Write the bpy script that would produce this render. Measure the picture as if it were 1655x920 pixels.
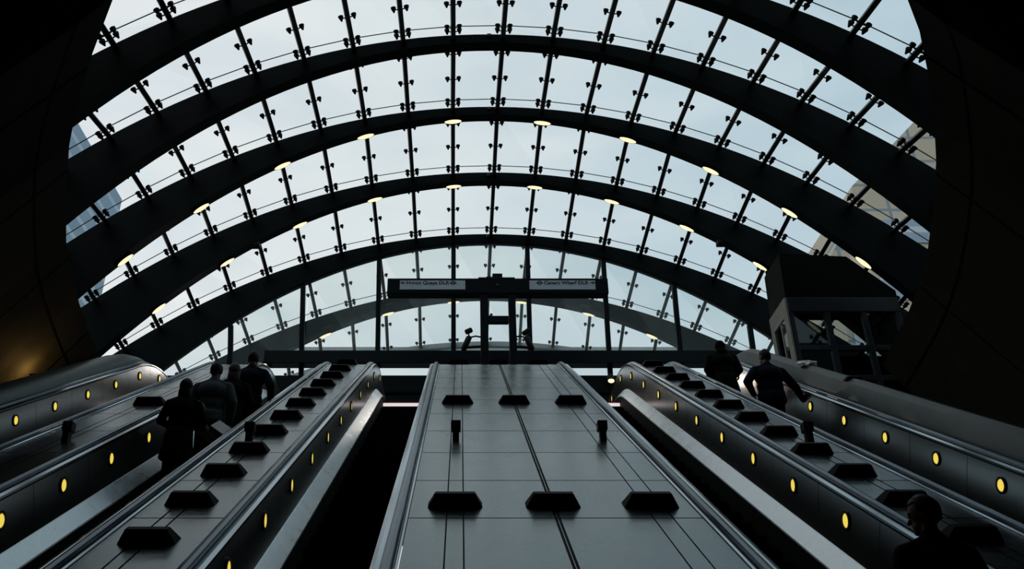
import bpy, bmesh, math, random
from mathutils import Vector, Matrix, Quaternion
from math import sin, cos, tan, pi, radians, sqrt, atan2, hypot
random.seed(7)
S = bpy.context.scene
for o in list(bpy.data.objects): bpy.data.objects.remove(o)
COL = S.collection

# ------------------------------------------------------------------ camera, sky, exposure
TH = radians(30) - math.atan(37/1500.0)            # the camera looks up along the moving stairs
ZO = 1.7                                           # eye height over the lower concourse floor
cd = bpy.data.cameras.new('camera'); cam = bpy.data.objects.new('camera', cd); COL.objects.link(cam)
cd.sensor_width = 36; cd.lens = 36*1500/1655.0; cd.shift_x = (827.5-745)/1655.0; cd.clip_end = 600; cd.clip_start = .05
cam.location = (0, 0, ZO); cam.rotation_euler = (pi/2+TH, 0, 0); S.camera = cam

SKY = 1.0
wd = bpy.data.worlds.new('overcast_sky'); S.world = wd; wd.use_nodes = True
nt = wd.node_tree; N = nt.nodes; L = nt.links; N.clear()
wo = N.new('ShaderNodeOutputWorld'); bg = N.new('ShaderNodeBackground'); tc = N.new('ShaderNodeTexCoord')
sx = N.new('ShaderNodeSeparateXYZ'); L.new(tc.outputs['Generated'], sx.inputs[0])
r1 = N.new('ShaderNodeValToRGB'); mr = N.new('ShaderNodeMapRange'); mr.inputs[1].default_value = -.45; mr.inputs[2].default_value = .5
L.new(sx.outputs[0], mr.inputs[0]); L.new(mr.outputs[0], r1.inputs[0])
e = r1.color_ramp.elements
e[0].position = 0; e[0].color = (.83, .86, .875, 1); e[1].position = 1; e[1].color = (.46, .61, .69, 1)
m_ = r1.color_ramp.elements.new(.45); m_.color = (.70, .775, .80, 1)
nz = N.new('ShaderNodeTexNoise'); nz.inputs['Scale'].default_value = 4.0; nz.inputs['Detail'].default_value = 5; nz.inputs['Distortion'].default_value = .6
mp = N.new('ShaderNodeMapping'); mp.inputs['Scale'].default_value = (1, 1, 3.0); L.new(tc.outputs['Generated'], mp.inputs[0]); L.new(mp.outputs[0], nz.inputs[0])
r2 = N.new('ShaderNodeValToRGB'); r2.color_ramp.elements[0].position = .35; r2.color_ramp.elements[0].color = (.9, .93, .95, 1); r2.color_ramp.elements[1].position = .68; r2.color_ramp.elements[1].color = (1.08, 1.05, 1.03, 1)
L.new(nz.outputs[0], r2.inputs[0])
mx = N.new('ShaderNodeMix'); mx.data_type = 'RGBA'; mx.blend_type = 'MULTIPLY'; mx.inputs[0].default_value = 1
L.new(r1.outputs[0], mx.inputs[6]); L.new(r2.outputs[0], mx.inputs[7])
r3 = N.new('ShaderNodeMapRange'); r3.inputs[1].default_value = -.08; r3.inputs[2].default_value = .02; r3.inputs[3].default_value = .12
L.new(sx.outputs[2], r3.inputs[0])
mg = N.new('ShaderNodeVectorMath'); mg.operation = 'SCALE'; L.new(mx.outputs[2], mg.inputs[0]); L.new(r3.outputs[0], mg.inputs[3])
L.new(mg.outputs[0], bg.inputs[0]); bg.inputs[1].default_value = SKY; L.new(bg.outputs[0], wo.inputs[0])
vs = S.view_settings; S.display_settings.display_device = 'sRGB'
vs.view_transform = 'Standard'; vs.look = 'None'; vs.gamma = 1; vs.exposure = 0.0; vs.use_curve_mapping = False

# ------------------------------------------------------------------ materials
def mat(name, col, rough=.5, metal=0.0, noise=0.0, nscale=6.0, rvar=0.0, bump=0.0, spec=.5, stretch=(1, 1, 1), coat=0, tint=(1, 1, 1), det=8):
    m = bpy.data.materials.new(name); m.use_nodes = True
    n = m.node_tree.nodes; l = m.node_tree.links; b = n['Principled BSDF']
    b.inputs['Base Color'].default_value = (*col, 1); b.inputs['Roughness'].default_value = rough; b.inputs['Metallic'].default_value = metal
    b.inputs['Specular IOR Level'].default_value = spec; b.inputs['Coat Weight'].default_value = coat; b.inputs['Specular Tint'].default_value = (*tint, 1)
    if noise or rvar or bump:
        t = n.new('ShaderNodeTexCoord'); mp = n.new('ShaderNodeMapping'); mp.inputs['Scale'].default_value = stretch
        x = n.new('ShaderNodeTexNoise'); x.inputs['Scale'].default_value = nscale; x.inputs['Detail'].default_value = det; x.inputs['Roughness'].default_value = .62; x.inputs['Distortion'].default_value = .8
        l.new(t.outputs['Object'], mp.inputs[0]); l.new(mp.outputs[0], x.inputs[0])
        if noise:
            r = n.new('ShaderNodeValToRGB'); r.color_ramp.elements[0].position = .3; r.color_ramp.elements[1].position = .72
            r.color_ramp.elements[0].color = (*[c*(1-noise) for c in col], 1); r.color_ramp.elements[1].color = (*[min(1, c*(1+noise)) for c in col], 1)
            l.new(x.outputs[0], r.inputs[0]); l.new(r.outputs[0], b.inputs['Base Color'])
        if rvar:
            q = n.new('ShaderNodeMapRange'); q.inputs[1].default_value = .3; q.inputs[2].default_value = .7; q.inputs[3].default_value = rough-rvar; q.inputs[4].default_value = rough+rvar
            l.new(x.outputs[0], q.inputs[0]); l.new(q.outputs[0], b.inputs['Roughness'])
        if bump:
            bp = n.new('ShaderNodeBump'); bp.inputs['Strength'].default_value = bump; bp.inputs['Distance'].default_value = .01
            l.new(x.outputs[0], bp.inputs['Height']); l.new(bp.outputs[0], b.inputs['Normal'])
    return m
def emit(name, col, s):
    m = bpy.data.materials.new(name); m.use_nodes = True; n = m.node_tree.nodes; b = n['Principled BSDF']
    b.inputs['Base Color'].default_value = (*col, 1); b.inputs['Emission Color'].default_value = (*col, 1); b.inputs['Emission Strength'].default_value = s
    return m
def glass(name, tint, refl, haze=0.0, dcol=(.7, .8, .8)):
    m = bpy.data.materials.new(name); m.use_nodes = True; n = m.node_tree.nodes; l = m.node_tree.links; n.clear()
    o = n.new('ShaderNodeOutputMaterial'); t = n.new('ShaderNodeBsdfTransparent'); t.inputs[0].default_value = (*tint, 1)
    g = n.new('ShaderNodeBsdfGlossy'); g.inputs['Roughness'].default_value = .02; g.inputs[0].default_value = (.9, .95, .95, 1)
    f = n.new('ShaderNodeFresnel'); f.inputs[0].default_value = 1.3
    k = n.new('ShaderNodeMath'); k.operation = 'MULTIPLY'; k.inputs[1].default_value = refl; l.new(f.outputs[0], k.inputs[0])
    x = n.new('ShaderNodeMixShader'); l.new(k.outputs[0], x.inputs[0]); l.new(t.outputs[0], x.inputs[1]); l.new(g.outputs[0], x.inputs[2])
    last = x
    if haze:  # translucent share puts haze and reflection into the pane itself
        d = n.new('ShaderNodeBsdfTranslucent'); d.inputs[0].default_value = (*dcol, 1)
        tx = n.new('ShaderNodeTexCoord'); no = n.new('ShaderNodeTexNoise'); no.inputs['Scale'].default_value = .8; no.inputs['Detail'].default_value = 4; l.new(tx.outputs['Object'], no.inputs[0])
        r = n.new('ShaderNodeMapRange'); r.inputs[3].default_value = haze*.7; r.inputs[4].default_value = haze*1.3; l.new(no.outputs[0], r.inputs[0])
        y = n.new('ShaderNodeMixShader'); l.new(r.outputs[0], y.inputs[0]); l.new(x.outputs[0], y.inputs[1]); l.new(d.outputs[0], y.inputs[2]); last = y
    l.new(last.outputs[0], o.inputs[0])
    return m
M = dict(
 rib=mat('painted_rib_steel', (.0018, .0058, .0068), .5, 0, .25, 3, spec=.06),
 bar=mat('painted_bar_steel', (.004, .006, .0065), .5, spec=.15),
 glass=glass('roof_glass', (.965, .975, .98), .05),
 fglass=glass('screen_glass', (.93, .97, .97), .5, .09),
 lglass=glass('lift_glass', (.75, .8, .8), 1.2),
 seal=mat('joint_seal', (.05, .06, .065), .7),
 deck=mat('brushed_deck_steel', (.150, .192, .203), .25, .95, .16, 1.3, .05, 0, det=3),
 panel=mat('balustrade_steel', (.36, .375, .375), .22, .95),
 ledge=mat('ledge_steel', (.52, .58, .61), .30, .95, .1, 4, .05),
 trim=mat('polished_trim_steel', (.30, .36, .40), .16, 1.0),
 rubber=mat('handrail_rubber', (.075, .110, .140), .27, .85),
 seam=mat('seam_shadow_gap', (.012, .014, .015), .8),
 step=mat('step_tread_metal', (.003, .0035, .0035), .6, 0, .3, 12, spec=.1),
 dark=mat('dark_plinth', (.004, .006, .0065), .7, spec=.15),
 wedge=mat('black_wedge_plastic', (.0016, .002, .0022), .5, 0, .3, 9, spec=.03),
 stop=mat('stop_post_paint', (.010, .007, .006), .5, 0, .3, 20, spec=.2),
 red=mat('red_button', (.10, .012, .01), .5),
 redstrip=mat('red_strip', (.5, .03, .03), .5),
 pale=mat('pale_comb_metal', (.75, .75, .76), .35, .3),
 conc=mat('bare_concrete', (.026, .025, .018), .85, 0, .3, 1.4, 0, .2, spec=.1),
 joint=mat('concrete_joint', (.003, .003, .003), .9, spec=.05),
 hood=mat('grey_hood_steel', (.045, .06, .062), .45, .6, .2, 2.5, spec=.3),
 floor=mat('dark_stone_floor', (.06, .065, .065), .45, 0, .3, 2),
 teal=mat('dark_teal_screen', (.003, .011, .014), .4, 0, .2, 2, spec=.12),
 gantry=mat('gantry_paint', (.002, .007, .009), .5, 0, .2, 4, spec=.08),
 sign=mat('sign_face', (.44, .53, .60), .5, 0, .08, 5),
 ink=mat('sign_ink', (.012, .02, .05), .6),
 greybeam=mat('pale_grey_beam', (.42, .46, .46), .6, 0, .1, 3),
 liftdark=mat('lift_cladding', (.0015, .002, .002), .6, 0, .3, 3, spec=.04),
 liftframe=mat('lift_frame_steel', (.018, .024, .030), .4, .3, .2, 4, spec=.2),
 liftside=mat('lift_side_panel', (.22, .22, .19), .55, .1, .2, 3, spec=.2),
 lamp=emit('warm_lamp_glass', (1, .83, .50), 1.25),
 roundel=emit('amber_lamp_glass', (1, .74, .11), .82),
 comb=emit('glow_line_white', (1, .93, .93), .7),  # emission added so the white line at the stair head looks lit
 white=mat('white_paper', (.8, .8, .8), .7, 0, .05, 30),
 skin=mat('skin', (.16, .09, .06), .55, spec=.3),
 hair=mat('dark_hair', (.004, .003, .003), .6, 0, .4, 60, spec=.2),
 greyhair=mat('grey_hair', (.07, .056, .042), .6, 0, .4, 60, spec=.2),
 blackcloth=mat('black_cloth', (.003, .0035, .004), .85, 0, .3, 25, spec=.05),
 greycloth=mat('grey_cloth', (.075, .092, .104), .85, 0, .3, 25, spec=.05),
 navycloth=mat('navy_cloth', (.006, .010, .020), .85, 0, .3, 25, spec=.05),
 browncloth=mat('brown_cloth', (.008, .0055, .003), .85, 0, .3, 25, spec=.05),
 knit=mat('grey_knit', (.06, .065, .07), .9, 0, .5, 45),
 shoe=mat('shoe_leather', (.006, .006, .006), .4),
)
def facade(name, a, b, sc, rot=0.0, w=.12):
    m = bpy.data.materials.new(name); m.use_nodes = True; n = m.node_tree.nodes; l = m.node_tree.links; p = n['Principled BSDF']
    t = n.new('ShaderNodeTexCoord'); mp = n.new('ShaderNodeMapping'); mp.inputs['Rotation'].default_value = (pi/2, 0, 0); l.new(t.outputs['Object'], mp.inputs[0])
    k = n.new('ShaderNodeTexBrick'); k.offset = 0; k.inputs['Color1'].default_value = (*a, 1); k.inputs['Color2'].default_value = (*[c*.9 for c in a], 1); k.inputs['Mortar'].default_value = (*b, 1)
    k.inputs['Scale'].default_value = sc; k.inputs['Mortar Size'].default_value = w; k.inputs['Brick Width'].default_value = 1.2; k.inputs['Row Height'].default_value = .9
    l.new(mp.outputs[0], k.inputs[0]); l.new(k.outputs[0], p.inputs[0]); p.inputs['Roughness'].default_value = .6
    return m
M['beige'] = facade('beige_facade', (.62, .55, .42), (.26, .32, .36), .45, 0, .05)
M['bluefac'] = facade('blue_grey_facade', (.36, .47, .58), (.62, .70, .76), .5)

# ------------------------------------------------------------------ helpers
def wloc(o):
    v = Vector((0, 0, 0))
    while o: v += o.location; o = o.parent
    return v
def obj(name, bm, m, parent=None, rel=False, loc=None, smooth=False, mats=None):
    """ONE mesh object; bm holds world coordinates unless rel, where they are local"""
    off = Vector((0, 0, 0))
    if not rel:
        off = wloc(parent) if parent else Vector((0, 0, 0))
        if loc is not None: off = Vector(loc)
        if off.length > 0: bmesh.ops.translate(bm, verts=bm.verts, vec=-off)
    me = bpy.data.meshes.new(name); bmesh.ops.recalc_face_normals(bm, faces=bm.faces); bm.to_mesh(me); bm.free()
    for x in (mats or [m]): me.materials.append(M[x] if isinstance(x, str) else x)
    if smooth:
        for p in me.polygons: p.use_smooth = True
        try: me.set_sharp_from_angle(angle=radians(38))
        except Exception: pass
    o = bpy.data.objects.new(name, me); COL.objects.link(o)
    if parent: o.parent = parent
    elif loc is not None: o.location = loc
    return o
def tag(o, label=None, cat=None, group=None, kind=None):
    if label: o['label'] = label
    if cat: o['category'] = cat
    if group: o['group'] = group
    if kind: o['kind'] = kind
    return o
def thing(name, loc, label, cat, group=None, rotz=0):
    o = bpy.data.objects.new(name, None); o.empty_display_size = .1; COL.objects.link(o); o.location = loc; o.rotation_euler = (0, 0, rotz)
    return tag(o, label, cat, group)
def struct(name, bm, m, **k):
    return tag(obj(name, bm, m, **k), kind='structure')
def dup(o, parent=None):
    c = o.copy(); COL.objects.link(c); c.parent = parent
    for ch in o.children: dup(ch, c)
    return c
B = bmesh.new
def box(bm, a, b, bev=0.0):
    x0, y0, z0 = a; x1, y1, z1 = b
    v = [bm.verts.new(p) for p in ((x0,y0,z0),(x1,y0,z0),(x1,y1,z0),(x0,y1,z0),(x0,y0,z1),(x1,y0,z1),(x1,y1,z1),(x0,y1,z1))]
    f = [bm.faces.new([v[i] for i in q]) for q in ((3,2,1,0),(4,5,6,7),(0,1,5,4),(1,2,6,5),(2,3,7,6),(3,0,4,7))]
    if bev:
        es = list({e for q in f for e in q.edges}); bmesh.ops.bevel(bm, geom=es, offset=bev, segments=2, affect='EDGES', profile=.6)
def prism(bm, poly, ax, a, b):
    """poly in the plane across axis ax (0: y,z), extruded from a to b"""
    def P(q, t):
        if ax == 0: return (t, q[0], q[1])
        if ax == 1: return (q[0], t, q[1])
        return (q[0], q[1], t)
    A = [bm.verts.new(P(q, a)) for q in poly]; C = [bm.verts.new(P(q, b)) for q in poly]; n = len(poly)
    bm.faces.new(A); bm.faces.new(C[::-1])
    for i in range(n): bm.faces.new((A[i], A[(i+1) % n], C[(i+1) % n], C[i]))
def loft(bm, rings, closed=True, caps=True, mi=None):
    R = [[bm.verts.new(p) for p in r] for r in rings]
    for i in range(len(R)-1):
        n = len(R[i])
        for j in range(n if closed else n-1):
            f = bm.faces.new((R[i][j], R[i][(j+1) % n], R[i+1][(j+1) % n], R[i+1][j]))
            if mi: f.material_index = mi(i, j)
    if caps and closed: bm.faces.new(R[0][::-1]); bm.faces.new(R[-1])
    return R
def tube(bm, pts, r, n=8, caps=True):
    pts = [Vector(p) for p in pts]; rings = []; up = None
    for i, p in enumerate(pts):
        d = (pts[min(i+1, len(pts)-1)] - pts[max(i-1, 0)]).normalized()
        if up is None: up = d.orthogonal().normalized()
        u = (up - d*up.dot(d)).normalized(); up = u; w = d.cross(u)
        rr = r[i] if isinstance(r, (list, tuple)) else r
        rings.append([p + (u*cos(2*pi*k/n) + w*sin(2*pi*k/n))*rr for k in range(n)])
    loft(bm, rings, True, caps)
def ell(bm, c, r, q=None, u=14, v=10):
    t = Matrix.Translation(c) @ (q.to_matrix().to_4x4() if q else Matrix()) @ Matrix.Diagonal((*r, 1))
    bmesh.ops.create_uvsphere(bm, u_segments=u, v_segments=v, radius=1, matrix=t)
def cone(bm, p0, p1, r0, r1, n=10):
    p0, p1 = Vector(p0), Vector(p1); d = p1-p0
    m = Matrix.Translation((p0+p1)/2) @ d.to_track_quat('Z', 'Y').to_matrix().to_4x4()
    bmesh.ops.create_cone(bm, cap_ends=True, segments=n, radius1=r0, radius2=r1, depth=d.length, matrix=m)
ORD = ['nearest', 'second', 'third', 'fourth', 'fifth', 'sixth', 'seventh', 'eighth', 'ninth', 'tenth', 'eleventh', 'twelfth', 'thirteenth', 'fourteenth']

# ------------------------------------------------------------------ the slope: a path every escalator and deck follows
UY, UZ = cos(radians(30)), sin(radians(30)); NY, NZ = -.5, UY
HD = 2.1                                            # deck plane below the eye, square to the slope
D0, D1, RA, FL = 2.33, 18.7, 3.5, 1.0               # foot and head of the slope, easing radius, level run
SL = D1-D0; SA = RA*radians(30); SEND = SL+SA+FL
def path(s, e=0.0):
    """(y, z, ny, nz) at length s from the foot, e below the deck plane"""
    if s <= SL:
        D = D0+s; y, z, ny, nz = D*UY-HD*NY, D*UZ-HD*NZ, NY, NZ
    else:
        cy, cz = D1*UY-HD*NY-RA*NY, D1*UZ-HD*NZ-RA*NZ
        a = min((s-SL)/RA, radians(30)); g = radians(30)-a; ny, nz = -sin(g), cos(g)
        y, z = cy+RA*ny, cz+RA*nz
        if s > SL+SA: y += s-SL-SA
    return y-ny*e, z-nz*e, ny, nz
def srange(s0, s1):
    r = [s0]
    if s1 > SL:
        a = max(s0, SL); b = min(s1, SL+SA)
        if a > s0+1e-4: r.append(a)
        if b > a:
            k = max(2, int((b-a)/.14)+1); r += [a+(b-a)*i/k for i in range(1, k+1)]
    if s1 > r[-1]+1e-4: r.append(s1)
    return r
def sweep(bm, sect, s0, s1, closed=True):
    """sect: list of (x, e); swept along the path"""
    rings = []
    for s in srange(s0, s1):
        rings.append([(x, *path(s, e)[:2]) for x, e in sect])
    loft(bm, rings, closed, closed)
def onslope(x, D, h):                               # a point at D along the slope, h under the eye line
    return Vector((x, D*UY-h*NY, D*UZ-h*NZ))
PITCH = 1.305; SEAM0 = 7.55-4*1.305-D0
SE = [max(0, SEAM0+PITCH*k) for k in range(0, 16) if SEAM0+PITCH*k < SEND-.3]+[SEND]
LZ = path(SEND, .86)[1]                             # upper landing level
FZ = -ZO

# ------------------------------------------------------------------ the setting: floors, shell, landing
bm = B(); box(bm, (-13, -9, FZ-.2), (14, 3.2, FZ)); struct('floor', bm, 'floor')
bm = B(); box(bm, (-12, 19.05, LZ-.3), (13, 30, LZ)); struct('floor_landing', bm, 'floor')
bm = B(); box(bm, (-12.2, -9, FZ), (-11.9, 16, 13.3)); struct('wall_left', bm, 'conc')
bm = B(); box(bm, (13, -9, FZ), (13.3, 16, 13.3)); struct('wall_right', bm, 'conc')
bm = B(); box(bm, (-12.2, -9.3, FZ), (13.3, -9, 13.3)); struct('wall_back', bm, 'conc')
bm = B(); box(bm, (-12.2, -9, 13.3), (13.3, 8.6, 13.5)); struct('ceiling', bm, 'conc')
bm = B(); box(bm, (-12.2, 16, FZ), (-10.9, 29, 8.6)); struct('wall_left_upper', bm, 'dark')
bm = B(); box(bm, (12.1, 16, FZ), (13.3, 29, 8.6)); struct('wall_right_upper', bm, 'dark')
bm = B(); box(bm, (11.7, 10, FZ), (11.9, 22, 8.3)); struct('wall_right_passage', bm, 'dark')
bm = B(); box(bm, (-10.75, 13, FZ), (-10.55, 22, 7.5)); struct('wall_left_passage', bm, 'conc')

CT, ST = cos(TH), sin(TH)
def pxx(px, py, Y):
    a = (px-745)/1500; b = (460-py)/1500; r = Vector((a, CT-b*ST, ST+b*CT)); return r*(Y/r.y)
def ring_pt(px, py):                                # the rim of the concrete shell lies in one leaning plane
    a = (px-745)/1500; b = (460-py)/1500
    r = Vector((a, CT-b*ST, ST+b*CT))
    t = [(-500, 11.4), (0, 12.2), (235, 13.3), (340, 14.6), (440, 16.2), (535, 18.3), (610, 20.0)]
    for (y0, d0), (y1, d1) in zip(t, t[1:]):
        if py <= y1: return r*(d0+(d1-d0)*(max(py, y0)-y0)/(y1-y0))
    return r*t[-1][1]
def shell(name, pts, sgn, joints):
    P = [ring_pt(*p) for p in pts]; Q = []
    n = []
    for i in range(len(P)-1):                       # finer along the rim
        for k in range(4): n.append((i+k/4, P[i].lerp(P[i+1], k/4)))
    n.append((len(P)-1, P[-1]))
    w = .03; seq = []
    for i, (t, p) in enumerate(n):
        seq.append((p, pts[min(int(t), len(pts)-1)][1], False))
    # add the narrow joints
    out = []
    for i in range(len(seq)-1):
        out.append((seq[i][0], seq[i][1], 0))
        if i in joints:
            d = (seq[i+1][0]-seq[i][0]); out[-1] = (seq[i][0], seq[i][1], 1); out.append((seq[i][0]+d.normalized()*.06, seq[i][1], 0))
    out.append((seq[-1][0], seq[-1][1], 0))
    stops = [0, .62, .68, 2.0, 5.0, 10.0]
    rings = []
    for s in stops:
        row = []
        for p, y, j in out:
            k = min(1, max(0, (-y)/60)); w = min(1, max(0, (-y-60)/300)); d = Vector((sgn*.5, -.17, -.83)).lerp(Vector((sgn*.45*(1-w), -.4, .8)), k).normalized()
            row.append(p + d*s)
        rings.append(row)
    bm = B(); loft(bm, rings, False, False, lambda i, j: 1 if (i == 1 or out[j][2]) else 0)
    geo = bmesh.ops.solidify(bm, geom=list(bm.faces), thickness=.02)
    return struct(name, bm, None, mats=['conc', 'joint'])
LP = [(827, -420), (620, -360), (420, -260), (290, -140), (225, -60), (182, 0), (150, 85), (125, 165), (112, 235), (107, 310), (107, 390), (115, 440), (128, 490), (143, 535), (158, 572), (168, 592)]
RP = [(827, -420), (1050, -360), (1230, -260), (1360, -140), (1425, -60), (1467, 0), (1486, 50), (1500, 120), (1510, 200), (1513, 260), (1509, 330), (1500, 400), (1485, 460), (1468, 505), (1448, 545), (1425, 590)]
shell('wall_left_shell', LP, -1, {25, 34, 42, 52})
shell('wall_right_shell', RP, 1, {26, 37, 48})

# ------------------------------------------------------------------ the glass vault
#      Y      Xc    top (A, q, p)           bottom (A, q, p) at Y+.3
RIB = [(8.4, .52, (12.05, 5.0, 1.1), (11.9, 6.5, 2.0)),
       (11.5, .57, (12.88, 4.88, 1.25), (12.735, 6.50, 2.30)),
       (14.2, .60, (13.561, 4.466, .693), (13.39, 6.051, 1.30)),
       (17.0, .68, (13.98, 4.063, .496), (13.793, 5.657, .69)),
       (20.0, .74, (14.255, 3.74, .304), (14.032, 5.049, .70)),
       (23.0, .79, (14.205, 3.378, .273), (13.988, 4.80, .35)),
       (26.0, .83, (14.032, 3.664, -.10), (13.727, 4.70, .18)),
       (28.5, .95, (13.34, 2.75, .10), (13.22, 2.78, .10))]
RW = .30
def zt(k, x): Y, c, t, b = RIB[k]; d = x-c; return t[0]-t[1]*d*d/100-t[2]*d**4/1e4
def zb(k, x): Y, c, t, b = RIB[k]; d = x-c; return b[0]-b[1]*d*d/100-b[2]*d**4/1e4
SP = [.98, 1.0, 1.02, 1.035, 1.07, 1.09, 1.10, 1.12]
APX = [.85, .85, .86, .85, .87, .87, .87, .87]
def arcx(k, n):
    """x of the n-th glazing bar on rib k, counted along the arch from the crown"""
    t = abs(n)*SP[k]; x = APX[k]; sg = 1 if n > 0 else -1; st = .02; acc = 0
    while acc < t:
        acc += hypot(st, zt(k, x+sg*st)-zt(k, x)); x += sg*st
    return x
NAMES = {0: 'arched steel roof rib above the top of the view, nearest of all', 1: 'dark arched roof rib cutting the upper corners of the view', 2: 'dark arched roof rib whose crown is topmost in view',
         3: 'second dark arched rib from the top, with lamps along its lower edge', 4: 'third dark arched roof rib from the top, the lower of two with lamps',
         5: 'lowest fully dark arched rib, resting on the poles of the glass screen', 6: 'hazy grey arched rib behind the glass screen, lamps on its edge'}
for k in range(0, 7):
    Y, c = RIB[k][:2]; xs = [c-10.6+21.2*i/72 for i in range(73)]
    rings = [[(x, Y, zt(k, x)), (x, Y+RW, zt(k, x)+.02), (x, Y+RW, zb(k, x)), (x, Y+.03, zb(k, x)-.015)] for x in xs]
    bm = B(); loft(bm, rings)
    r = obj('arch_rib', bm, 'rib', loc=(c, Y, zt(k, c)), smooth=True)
    if k == 0: r.name = 'trim_rear_arch'; r['kind'] = 'structure'
    else: tag(r, NAMES[k], 'roof rib', 'arched roof ribs')
    if k == 4:
        for px, py in ((412, 397), (1168, 404)):
            q = pxx(px, py, Y+.2); bm = B(); box(bm, (q.x-.13, Y+.05, zb(k, q.x)-.07), (q.x+.13, Y+.29, zb(k, q.x)+.15), .02); obj('junction_box', bm, 'bar', r)
    if k in (2, 3, 4, 5):
        bm = B(); box(bm, (c-.07, Y-.03, zb(k, c)+.10), (c+.02, Y+.02, zb(k, c)+.17), .01); obj('sensor', bm, 'liftframe', r)
# lower rim of the vault, far end
Y, c = 28.5, .95
bm = B(); loft(bm, [[(x, Y, zt(7, x)), (x, Y+.2, zt(7, x)), (x, Y+.2, zt(7, x)-.17), (x, Y, zt(7, x)-.17)] for x in [c-10+20*i/60 for i in range(61)]])
struct('trim_far_rim', bm, 'greybeam')

# one clamp: arm across the bar with a hanging cone cup at each end
def clamp_mesh():
    bm = B()
    tube(bm, [(-.125, 0, -.045), (-.05, 0, -.06), (.05, 0, -.06), (.125, 0, -.045)], .012, 6)
    for sx_ in (-1, 1):
        cone(bm, (sx_*.125, 0, -.03), (sx_*.125, 0, -.006), .050, .054, 10); cone(bm, (sx_*.125, 0, -.115), (sx_*.125, 0, -.03), .014, .048, 10)
    me = bpy.data.meshes.new('clamp'); bmesh.ops.recalc_face_normals(bm, faces=bm.faces); bm.to_mesh(me); bm.free(); me.materials.append(M['bar']); return me
CLAMP = clamp_mesh()
for k in range(0, 7):
    Ya, Yb = RIB[k][0]+(RW if k >= 0 else 0), RIB[k+1][0]
    root = bpy.data.objects.new('window_%d' % (k+1), None); COL.objects.link(root); root.location = (RIB[k][1], Ya, zt(k, RIB[k][1])); root['kind'] = 'structure'
    jt = .33 if k < 6 else .0
    f_ = lambda xa, xb, y, k=k: 0
    bars = [n for n in range(-10, 11)]
    X0 = {n: arcx(k, n) for n in bars}; X1 = {n: arcx(k+1, n) for n in bars}
    def P(n, t, dz=0.0):
        xa, xb = X0[n], X1[n]; a = Vector((xa, RIB[k][0]+.15, zt(k, xa))); b = Vector((xb, Yb, zt(k+1, xb)))
        q = a.lerp(b, t); q.z += dz; return q
    ln = Yb-RIB[k][0]-.15; tj = 1-jt/ln
    for n in bars:
        a, b = P(n, 0), P(n, 1)
        if abs(a.x-RIB[k][1]) > 10.3 or abs(b.x-RIB[k+1][1]) > 10.3: continue
        fw = (b-a).normalized()
        sl = (zt(k, a.x+.05)-zt(k, a.x-.05))/.1; tg = Vector((1, 0, sl)).normalized(); tg = (tg-fw*tg.dot(fw)).normalized(); nr = tg.cross(fw).normalized()
        if nr.z < 0: nr = -nr
        bm = B(); w = .052
        loft(bm, [[p+tg*w-nr*.02, p-tg*w-nr*.02, p-tg*w*.8-nr*.14, p+tg*w*.8-nr*.14] for p in (a, b)])
        br = obj('glazing_bar', bm, 'bar', root)
        q = Matrix((tg, fw, nr)).transposed().to_quaternion()
        ts = [tj-.075/ln, tj+.075/ln, .15, .51] if jt else [.08, .45, .93]
        for t in ts:
            c_ = bpy.data.objects.new('clamp', CLAMP); COL.objects.link(c_); c_.parent = br
            c_.location = P(n, t)-nr*.01-wloc(root); c_.rotation_mode = 'QUATERNION'; c_.rotation_quaternion = q
    for n in bars[:-1]:
        if min(abs(X0[n]-RIB[k][1]), abs(X0[n+1]-RIB[k][1])) > 10.0 or n < -10: continue
        cuts = [(0.0, tj), (tj, 1.0)] if jt else [(0, 1)]
        for ci, (t0, t1) in enumerate(cuts):
            bm = B(); q = [P(n, t0, .012), P(n+1, t0, .012), P(n+1, t1, .012), P(n, t1, .012)]
            vs_ = [bm.verts.new(v) for v in q]; bm.faces.new(vs_)
            bmesh.ops.solidify(bm, geom=list(bm.faces), thickness=.014)
            obj('pane', bm, 'glass', root)
        if jt:
            bm = B(); tube(bm, [P(n, tj, .01), P(n+1, tj, .01)], .011, 6); obj('glass_joint', bm, 'seal', root)

# oval lamps along the lower edge of three ribs
def lamp_thing(k, x, label, group):
    z = zb(k, x); Y = RIB[k][0]+RW-.09
    t = thing('rib_lamp', (x, Y, z), label, 'ceiling lamp', group)
    sl = (zb(k, x+.05)-zb(k, x-.05))/.1; an = -math.atan(sl)
    rot = Matrix.Rotation(an, 4, 'Y')
    bm = B(); bmesh.ops.create_cone(bm, cap_ends=True, segments=24, radius1=1, radius2=.92, depth=.06, matrix=rot @ Matrix.Translation((0, 0, -.01)) @ Matrix.Diagonal((.225, .085, 1, 1)))
    obj('lamp_body', bm, 'bar', t, rel=True)
    bm = B(); ell(bm, (0, 0, 0), (.20, .07, .03)); bmesh.ops.transform(bm, matrix=rot @ Matrix.Translation((0, 0, -.04)), verts=bm.verts)
    obj('lamp_lens', bm, 'lamp', t, rel=True, smooth=True)
LAMPS = {3: [(204,418),(326,336),(457,267),(591,220),(732,196),(876,197),(1014,224),(1147,271),(1274,339),(1393,420)],
         4: [(258,495),(368,422),(485,363),(606,321),(733,299),(864,300),(988,323),(1109,366),(1227,428)],
         6: [(526,539),(627,505),(733,487),(843,487),(951,505),(1053,539)]}
NTH = ['leftmost', 'second from the left', 'third from the left', 'fourth from the left', 'fifth from the left', 'sixth from the left', 'seventh from the left', 'eighth from the left', 'ninth from the left', 'tenth from the left']
WH = {3: 'the second arched rib from the top', 4: 'the third arched rib from the top', 6: 'the hazy rib behind the glass screen'}
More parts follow.
